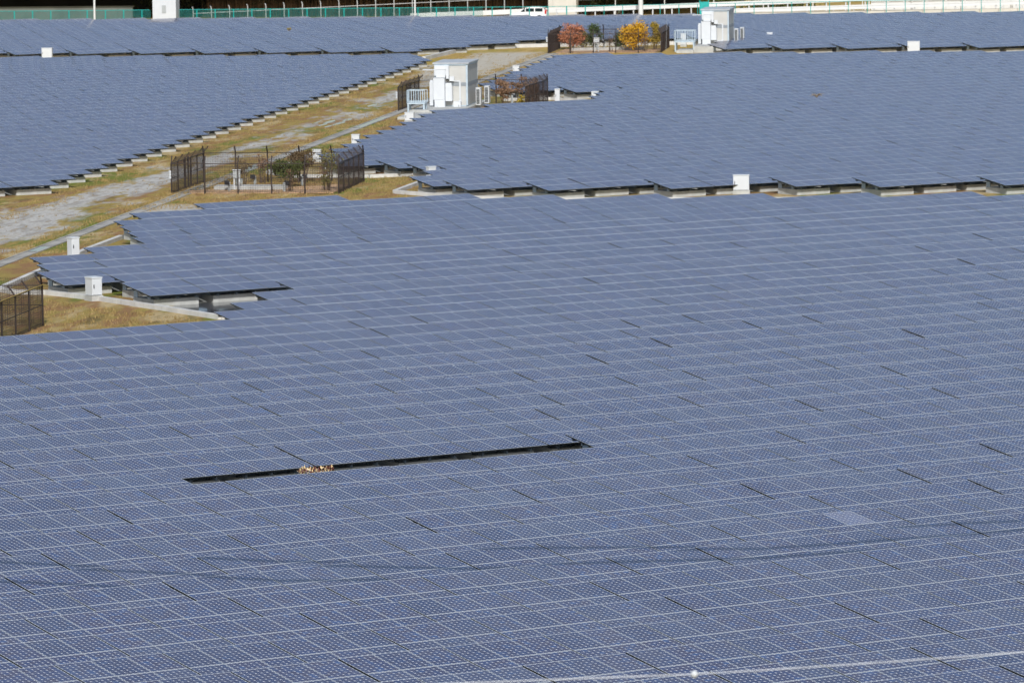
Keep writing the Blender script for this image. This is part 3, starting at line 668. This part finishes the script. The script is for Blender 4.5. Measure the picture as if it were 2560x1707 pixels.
# ------------------------------------------------------------------ equipment containers
def container(label, s, c, zb, pad_h, long_=5.0):
    W, H, L = 2.40, 2.98, long_
    t = thing("equipment_container", label, "container", sc(s, c, zb), TH - math.pi / 2)      # local x: across, y: along the path, origin at the front left corner
    def bx(name, mat, *boxes, parent=t):
        b = MB()
        for cc, dd in boxes: b.box(cc, dd)
        return b.build(name, mat, parent)
    b = MB(); b.box((W / 2, L / 2, H / 2), (W, L, H))
    for k in range(28): b.box((W / 2, -.006, .1 + k * .102), (W - .1, .02, .045)); b.box((W + .006, L / 2, .1 + k * .102), (.02, L - .1, .045))
    b.build("wall", M_WALL, t)
    bx("stripe", M_STRIPE, ((W / 2, -.022, 1.52), (W - .12, .02, .26)), ((W + .022, L / 2, 1.52), (.02, L - .12, .26)))
    bx("corner_post", M_TRIM, ((.04, -.01, H / 2), (.12, .10, H))); bx("corner_post", M_TRIM, ((W - .04, -.01, H / 2), (.13, .12, H))); bx("corner_post", M_TRIM, ((W - .04, L, H / 2), (.13, .12, H)))
    bx("eave", M_TRIM, ((W / 2, -.02, H - .05), (W + .04, .10, .12)), ((W + .02, L / 2, H - .05), (.10, L + .04, .12)))
    b = MB()
    z0, z1 = H, H + .10; P = [(-.12, -.14), (W + .12, -.14), (W + .12, L + .12), (-.12, L + .12)]
    b.prism(P, z0 + .005, z1); b.build("roof", M_ROOF, t)
    bx("cable_duct", M_WHITE, ((.55, -.16, 2.52), (1.05, .26, .72)), ((.98, -.17, 2.40), (.20, .30, .95)))
    bx("vent_hood", M_WHITE, ((.50, -.36, 2.32), (.66, .18, .56)), ((.50, -.37, 2.63), (.70, .20, .03)))
    bx("switch_cabinet", M_WHITE, ((.42, -.42, 1.22), (.82, .80, 1.54)), ((.42, -.42, 2.005), (.86, .84, .03)))
    bx("lower_cabinet", M_WHITE, ((.46, -.43, .05), (.74, .76, .78)))
    bx("transformer", M_WHITE, ((1.08, -.30, .95), (.46, .50, 1.25)), ((1.08, -.30, 1.60), (.40, .40, .06)), ((1.33, -.30, .9), (.03, .46, 1.1)))
    bx("junction_box", M_WHITE, ((1.28, -.12, 1.92), (.34, .20, .34))); bx("conduit", M_WHITE, ((1.86, -.07, 1.0), (.10, .10, 1.5)), ((1.86, -.07, .26), (.20, .14, .18)), ((1.62, -.07, 1.74), (.55, .08, .08)))
    bx("pipe", M_DARK, ((1.15, -.22, 1.66), (.5, .06, .06)), ((1.02, -.2, 2.0), (.16, .12, .30)))
    bx("meter_box", M_WHITE, ((1.72, -.55, .02), (.52, .40, .56))); bx("meter_handle", M_DARK, ((1.84, -.76, 0), (.03, .02, .14)))
    bx("side_cabinet", M_WHITE, ((-.20, -.10, .85), (.26, .46, 1.70)), ((-.20, -.10, 1.75), (.2, .3, .16)))
    bx("awning", M_WHITE, ((-.45, .4, H - .42), (.85, .8, .05)))
    bx("base_rail", M_TRIM, ((W / 2, .05, -.06), (W, .1, .12)), ((W - .05, L / 2, -.06), (.1, L, .12)))
    return t
def pad(label, s, c, w, l, h):
    b = MB(); b.prism([(p.x, p.y) for p in (sc(s, c), sc(s, c + w), sc(s + l, c + w), sc(s + l, c))], GZ, GZ + h)
    return tag(b.build("concrete_pad", M_CONC), label, "concrete pad")
def landing(label, s, c, w, d, zf, rail=.95):
    t = thing("metal_landing", label, "landing", sc(s, c), TH - math.pi / 2)
    b = MB(); b.box((w / 2, d / 2, zf), (w, d, .10)); b.build("platform", M_TRIM, t)
    for q in ((.08, .08), (w - .08, .08), (.08, d - .08), (w - .08, d - .08)):
        b = MB(); b.box((q[0], q[1], zf / 2 - .03), (.12, .12, zf - .06)); b.build("leg", M_TRIM, t)
    b = MB()
    for a, e in (((0, 0), (w, 0)), ((0, 0), (0, d)), ((0, d), (w, d))):
        A = Vector((a[0], a[1], zf + .05)); E_ = Vector((e[0], e[1], zf + .05))
        b.bar(A + Vector((0, 0, rail)), E_ + Vector((0, 0, rail)), .045); b.bar(A + Vector((0, 0, .08)), E_ + Vector((0, 0, .08)), .04)
        n = max(2, int((E_ - A).length / .26))
        for i in range(n + 1): p = A + (E_ - A) * (i / n); b.bar(p, p + Vector((0, 0, rail)), .05)
    b.build("railing", M_TRIM, t); return t
def ac_unit(label, s, c, z, h=1.25):
    t = thing("air_conditioner", label, "air conditioner", sc(s, c, z), TH - math.pi / 2)
    b = MB(); b.box((0, 0, h / 2), (.34, .85, h)); b.box((0, 0, h + .01), (.36, .88, .04)); b.build("casing", M_WHITE, t)
    b = MB(); b.box((-.01, -.432, h / 2), (.24, .02, h - .14)); gr = b.build("grille", M_DARK, t)
    b = MB()
    for k in range(9): b.box((-.01, -.446, .14 + k * (h - .28) / 8), (.24, .012, .03))
    b.build("louvre", M_GREY, gr)
    b = MB(); b.tube([(.175, -.05, h * .5), (.185, -.05, h * .5)], .27, 20); b.build("fan_cover", M_GREY, t)
ZB1 = GZ + .42
pad("grey concrete pad under the nearer container", 374.3, -55.9, 3.9, 13.5, .34); pad("low concrete step in front of the nearer container", 368.6, -55.9, 1.8, 5.6, .18)
container("cream and white equipment container with grey stripe, nearer of two", 379.2, -54.75, ZB1, .3, 5.2)
landing("pale blue metal landing with railing left of the nearer container", 375.2, -56.2, 1.3, 1.2, .78, .88)
cabinet("small white box under the railed landing of the nearer container", 365.0, -54.5, .62, .4, .6, plinth=.12)
ac_unit("white air conditioner unit nearest the container corner, louvred side forward", 380.8, -51.75, GZ + .36, 1.22)
ac_unit("white air conditioner unit behind the first one beside the nearer container", 383.2, -51.45, GZ + .36, 1.22)
ZB2 = GZ + .62
pad("weathered concrete pad under the farther container", 469.6, -44.5, 3.6, 12.5, .58)
container("white equipment container with broken grey stripe, farther of two", 474.2, -44.15, ZB2, .5, 5.2)
landing("pale metal landing with railing left of the farther container", 471.6, -46.4, 1.8, 1.4, .9, .95)
pad("low concrete step below the farther landing", 469.2, -46.0, 1.5, 4.0, .25)
ac_unit("tall white air conditioner unit right of the farther container, front one", 476.0, -41.2, GZ + .6, 1.25)
ac_unit("tall white air conditioner unit right of the farther container, rear one", 478.6, -40.9, GZ + .6, 1.25)

# ------------------------------------------------------------------ strip along the far road
def tv(p, t): return p - t.location
t = thing("teal_fence", "teal post and rail fence behind the far block", "fence", sc(541, -125))
def ztop(c): return 1.10 + .5 * max(0, (c + 66) / 50)
cs = [-128 + 1.93 * k for k in range(58)]
for lo_, hi_ in ((-128, -107.9), (-104.7, -18)):
    b = MB(); q_ = [lo_] + [c_ for c_ in cs if lo_ + .3 < c_ < hi_ - .3] + [hi_]
    b.tube([tv(sc(541, c_, ztop(c_)), t) for c_ in q_], .032, 6); b.build("top_rail", M_TEAL, t)
for a in cs:
    if -107.9 < a < -104.6: continue
    b = MB(); w_ = .085 if a < -62 else .05; b.bar(tv(sc(541, a, GZ), t), tv(sc(541, a, ztop(a) + .02), t), w_); b.build("post", M_TEAL, t)
b = MB(); p, q = tv(sc(541, -128, 0), t), tv(sc(541, -73, 0), t); n = int((q - p).length / .10)
for i in range(n + 1):
    a = p + (q - p) * (i / n); cc = -128 + 55 * i / n
    if not -107.8 < cc < -104.8: b.bar(Vector((a.x, a.y, tv(sc(541, 0, -.2), t).z)), Vector((a.x, a.y, tv(sc(541, 0, 1.09), t).z)), .017)
for j in range(18): zz = -.2 + j * .075; b.bar(tv(sc(541, -128, zz), t), tv(sc(541, -107.8, zz), t), .017); b.bar(tv(sc(541, -104.8, zz), t), tv(sc(541, -73, zz), t), .017)
b.build("mesh_panel", M_TEALMESH, t)
b = MB(); b.box((0, 0, 0), (.85, .05, 1.9)); b.box((-.45, 0, 0), (.08, .09, 2.2)); b.box((.45, 0, 0), (.08, .09, 2.2)); o = b.build("fence_gate", M_TEAL); o.location = sc(540.8, -50.1, GZ + 1.05); o.rotation_euler = (0, 0, TH - math.pi / 2); tag(o, "narrow solid teal gate left of the farther container", "gate")
# white barrier with curved post tops, climbing to the right
t = thing("ramp_barrier", "white barrier of curved posts climbing along the ramp", "barrier", sc(551, -105))
cs2 = [-105.2 + 1.95 * k for k in range(19)]
def zr(c): return .33 + (c + 105) * .039
for a in cs2:
    b = MB(); zt = zr(a) + .72; b.tube([tv(sc(551, a, -.5), t), tv(sc(551, a, zt - .3), t), tv(sc(551, a - .04, zt - .1), t), tv(sc(551, a - .12, zt), t)], [.055, .05, .045, .03], 6); b.build("post", M_WRAIL, t)
b = MB()
for a, d in zip(cs2, cs2[1:]): b.bar(tv(sc(551, a, zr(a)), t), tv(sc(551, d, zr(d)), t), .06)
b.build("rail", M_WRAIL, t)
b = MB(); b.bar(tv(sc(551, -82, -.1), t), tv(sc(551, -66, .40), t), .3, .5); b.build("base_wall", M_RAIL, t)
# guard rails on the right
def guard(label, s, c0, c1, z0, z1, gap=2.0, bh=.34):
    t = thing("guard_rail", label, "guard rail", sc(s, c0)); b = MB(); n = int((c1 - c0) / gap)
    def zz(c): return z0 + (z1 - z0) * (c - c0) / (c1 - c0)
    for i in range(n):
        a, d = c0 + (c1 - c0) * i / n, c0 + (c1 - c0) * (i + 1) / n
        for k, off in ((-.15, .0), (0, .03), (.15, 0)): b.bar(tv(sc(s + off, a, zz(a) + k), t), tv(sc(s + off, d, zz(d) + k), t), .05, .155)
    b.build("beam", M_RAIL, t)
    for i in range(n + 1):
        a = c0 + (c1 - c0) * i / n; pb = MB(); pb.tube([tv(sc(s + .12, a, GZ), t), tv(sc(s + .12, a, zz(a) + .14), t)], .07, 6); pb.build("post", M_RAIL, t)
guard("white guard rail beginning at the concrete pier and rising rightwards", 546.5, -66, -12, .50, 2.1)
guard("lower white guard rail right of the farther container", 544.0, -47.5, -8, .42, 1.25)
guard("upper white guard rail at the far top right", 553.0, -36, -6, 1.2, 1.9)
b = MB(); b.bar(sc(555, -66, 1.3), sc(555, -8, 2.0), .06); b.bar(sc(555, -66, 1.9), sc(555, -8, 2.6), .06)
for i in range(12): b.tube([sc(555, -66 + i * 5.2, GZ), sc(555, -66 + i * 5.2, 2.3)], .05, 5)
tag(b.build("white_pipe_railing", M_RAIL), "thin white pipe railing behind the guard rails, top right", "railing")
b = MB(); b.bar(sc(556.5, -34, .75), sc(556.5, 30, 1.0), .4, 2.6); tag(b.build("parapet_wall", M_RAIL), "pale smooth parapet wall behind the guard rails at the far top right", "wall")
b = MB(); b.bar(sc(542.6, -47, -.12), sc(542.6, 30, .30), .3, .9); tag(b.build("parapet_wall", M_PIER), "low cream concrete wall below the guard rails at the far right", "wall")
# poles
def pole(label, s, c, r): b = MB(); b.tube([sc(s, c, GZ), sc(s, c, 9)], [r, r * .8], 12); tag(b.build("white_pole", M_RAIL, smooth=True), label, "pole")
pole("slim white pole left of the pale building front", 540.0, -113.5, .11)
pole("slim white pole among the curved barrier posts", 540.0, -79.9, .09)
pole("thickest white pole, beside the guard rail right of the pier", 540.5, -56.6, .25)
# pale building front and piers
t = thing("pale_building", "pale plain building front with a small louvred vent", "building", sc(540.3, -106.2), TH - math.pi / 2)
b = MB(); b.box((0, 1.0, 2.2), (2.45, 2.0, 4.4)); b.build("wall", M_WHITE, t); b = MB(); b.box((-.03, -.015, 1.72), (.42, .05, .8)); b.build("vent", M_GREY, t)
b = MB(); b.box((0, 1.0, 4.6), (2.9, 2.6, .4)); b.build("roof", M_PIER, t)
t = thing("bridge_pier", "cream concrete bridge pier behind the white car", "pier", sc(553.0, -66.2), TH - math.pi / 2)
b = MB(); b.box((0, 1.0, 2.0), (2.95, 2.0, 4.0)); b.build("column", M_PIER, t)
b = MB(); b.box((0, 1.4, 4.16), (6.0, 1.2, .3)); b.build("cap", M_PIER, t)
b = MB(); b.bar(sc(570, -230, 4.5), sc(570, -50, 4.5), 30, 1.2); b.bar(sc(555.2, -230, 5.5), sc(555.2, -50, 5.5), .4, .8)
tag(b.build("viaduct_deck", M_PIER), "concrete viaduct deck above the top border, shading the ground below", "viaduct")
b = MB(); b.bar(sc(559.6, -150, .1), sc(559.6, -113.4, .1), .5, 1.3); b.bar(sc(559.6, -150, .82), sc(559.6, -113.3, .82), .6, .14)
for k in range(5): b.bar(sc(559.32, -135 + k * 5, -.5), sc(559.32, -135 + k * 5, .74), .04)
tag(b.build("retaining_wall", M_GWALL), "grey green retaining wall at the top left", "wall")
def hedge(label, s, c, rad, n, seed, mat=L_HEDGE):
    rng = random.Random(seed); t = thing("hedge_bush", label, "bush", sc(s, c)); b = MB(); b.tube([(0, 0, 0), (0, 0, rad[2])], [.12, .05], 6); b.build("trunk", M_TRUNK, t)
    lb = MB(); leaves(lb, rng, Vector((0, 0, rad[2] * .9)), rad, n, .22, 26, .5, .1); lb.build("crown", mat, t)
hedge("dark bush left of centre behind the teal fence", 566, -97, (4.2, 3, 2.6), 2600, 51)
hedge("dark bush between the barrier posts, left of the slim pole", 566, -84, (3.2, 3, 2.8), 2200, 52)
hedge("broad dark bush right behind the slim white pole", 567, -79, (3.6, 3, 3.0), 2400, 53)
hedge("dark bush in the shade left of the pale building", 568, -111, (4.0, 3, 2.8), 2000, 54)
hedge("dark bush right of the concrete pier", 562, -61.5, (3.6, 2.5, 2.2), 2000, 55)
hedge("sunlit green bush behind the top right railing", 560, -46, (6.0, 2.0, 1.6), 2000, 56, L_GREEN)
rng = random.Random(8); b = MB()
for k in range(4200):
    c_ = rng.uniform(-106, -60); s_ = rng.uniform(560.5, 567); p = sc(s_, c_); hh = rng.uniform(1.2, 2.6); d = Vector((rng.gauss(0, .18), rng.gauss(0, .18), hh)); x = Vector((rng.uniform(-1, 1), rng.uniform(-1, 1), 0)).normalized() * .025
    b.face([p - x, p + x, p + d])
tag(b.build("reed_bank", L_REED), "bank of dry brown reeds beyond the road", "reeds", None, "stuff")
b = MB(); b.bar(sc(587, -220, 1.5), sc(587, -50, 1.5), 2, 4.4); M_DWALL = plain("void_shade_wall", (0.045, 0.045, 0.045), 0.9, 0, 0.2, 0.3)  # near-black wall colour stands in for the shaded void under the deck
tag(b.build("abutment_wall", M_DWALL), "concrete wall under the viaduct, coloured near-black for the shaded void", "wall")

# ------------------------------------------------------------------ white car
t = thing("parked_car", "white hatchback on the road with a red tail lamp at its right", "car", sc(546.3, -68.9), TH - math.pi / 2)
prof = [(-1.90, .35), (-1.92, .62), (-1.75, .80), (-1.0, .92), (-.25, 1.36), (.25, 1.46), (1.1, 1.46), (1.62, 1.34), (1.86, .98), (1.92, .60), (1.90, .35)]
def slab(prof, y0, y1, mats, inset=0):
    b = MB(); n = len(prof); A = [(p[0], y0, p[1]) for p in prof]; B = [(p[0], y1, p[1]) for p in prof]
    for i in range(n): b.face([A[i], A[(i + 1) % n], B[(i + 1) % n], B[i]])
    b.face(A[::-1]); b.face(B); return b
M_CAR = plain("car_white", (0.82, 0.83, 0.84), 0.25, 0, 0.02); M_GLASS = plain("car_glass", (0.02, 0.03, 0.035), 0.08); M_RED = plain("tail_lamp_red", (0.55, 0.02, 0.02), 0.3); M_TYRE = plain("tyre", (0.02, 0.02, 0.02), 0.8)
slab(prof, -.82, .82, None).build("body", M_CAR, t)
for y in (-.835, .835):
    b = MB(); b.face([(-.80, y, .95), (-.30, y, .95), (-.30, y, 1.32)] if y < 0 else [(-.30, y, 1.32), (-.30, y, .95), (-.80, y, .95)]); b.box((.22, y, 1.14), (.86, .02, .34)); b.box((1.16, y, 1.14), (.78, .02, .34)); b.build("side_window", M_GLASS, t)
b = MB(); b.box((1.72, 0, 1.18), (.05, 1.3, .36), Matrix.Rotation(R(-25), 3, 'Y')); b.build("rear_window", M_GLASS, t)
for y in (-.72, .72): b = MB(); b.box((1.84, y, .92), (.16, .26, .40)); b.build("tail_lamp", M_RED, t)
for x in (-1.2, 1.2):
    for y in (-.74, .74): b = MB(); b.tube([(x, y - .1, .31), (x, y + .1, .31)], .31, 18); b.build("wheel", M_TYRE, t)

# ------------------------------------------------------------------ power cables: one in the foreground, three overhead
def cable(label, pts, r):
    pts = [Vector(p) for p in pts]; a = pts[0] + (pts[0] - pts[1]).normalized() * 70; e = pts[-1] + (pts[-1] - pts[-2]).normalized() * 70
    b = MB(); b.tube([a] + pts + [e], r, 8); return tag(b.build("power_cable", M_CABLE), label, "cable")
cable("bright slack cable crossing the bottom right of the view", [(37.463, 46.394, 11.149), (36.095, 47.285, 11.053), (34.955, 48.027, 10.982), (34.333, 48.434, 10.949), (32.301, 49.765, 10.887)], .0065)
b = MB(); n = 16
for i in range(8):
    for j in range(n):
        def sp_(a, q): th, ph = math.pi * a / 8, 2 * math.pi * q / n; return Vector((34.333, 48.434, 10.949)) + Vector((math.sin(th) * math.cos(ph), math.sin(th) * math.sin(ph), math.cos(th))) * .043
        b.face([sp_(i, j), sp_(i + 1, j), sp_(i + 1, j + 1), sp_(i, j + 1)])
tag(b.build("marker_ball", M_WHITE, smooth=True), "small white ball clamped on the foreground cable", "marker ball")
for nm, L in zip(("upper", "middle", "lower"), SHADOWS):
    cable("overhead power cable casting the %s of three thin shadows on the panels" % nm, [Vector((p[0], p[1], .25)) + SUNV * (17.1 / SUNV.z) for p in L], .078)

# ------------------------------------------------------------------ dry grass tufts on the open verges
rng = random.Random(5); b = MB()
def tuft(s, c, k=5, hmax=.16):
    o = sc(s, c)
    for _ in range(k):
        p = o + Vector((rng.gauss(0, .10), rng.gauss(0, .10), 0)); hh = hmax * rng.uniform(.4, 1); d = Vector((rng.gauss(0, .05), rng.gauss(0, .05), hh)); a = rng.uniform(0, 6.28); x = Vector((math.cos(a), math.sin(a), 0)) * .018
        b.face([p - x, p + x, p + d])
for _ in range(5200):
    s_ = rng.uniform(250, 470); c_ = rng.choice((rng.uniform(-65, -63), rng.uniform(-58.6, -57.8), rng.uniform(-56.7, -54.5), rng.uniform(-63, -58)))
    if -62.6 < c_ < -59.2 and rng.random() < .75: continue
    tuft(s_, c_)
for _ in range(2200): tuft(rng.uniform(284, 312), rng.uniform(-58, -44))
for _ in range(1500):
    s_ = rng.uniform(208, 233); c_ = rng.uniform(-53, -41)
    if s_ < 233 + (-53 - c_) * 1.05 - .6: tuft(s_, c_)
tag(b.build("dry_grass", L_GRASS), "short dry grass tufts along the track verges", "grass", None, "stuff")
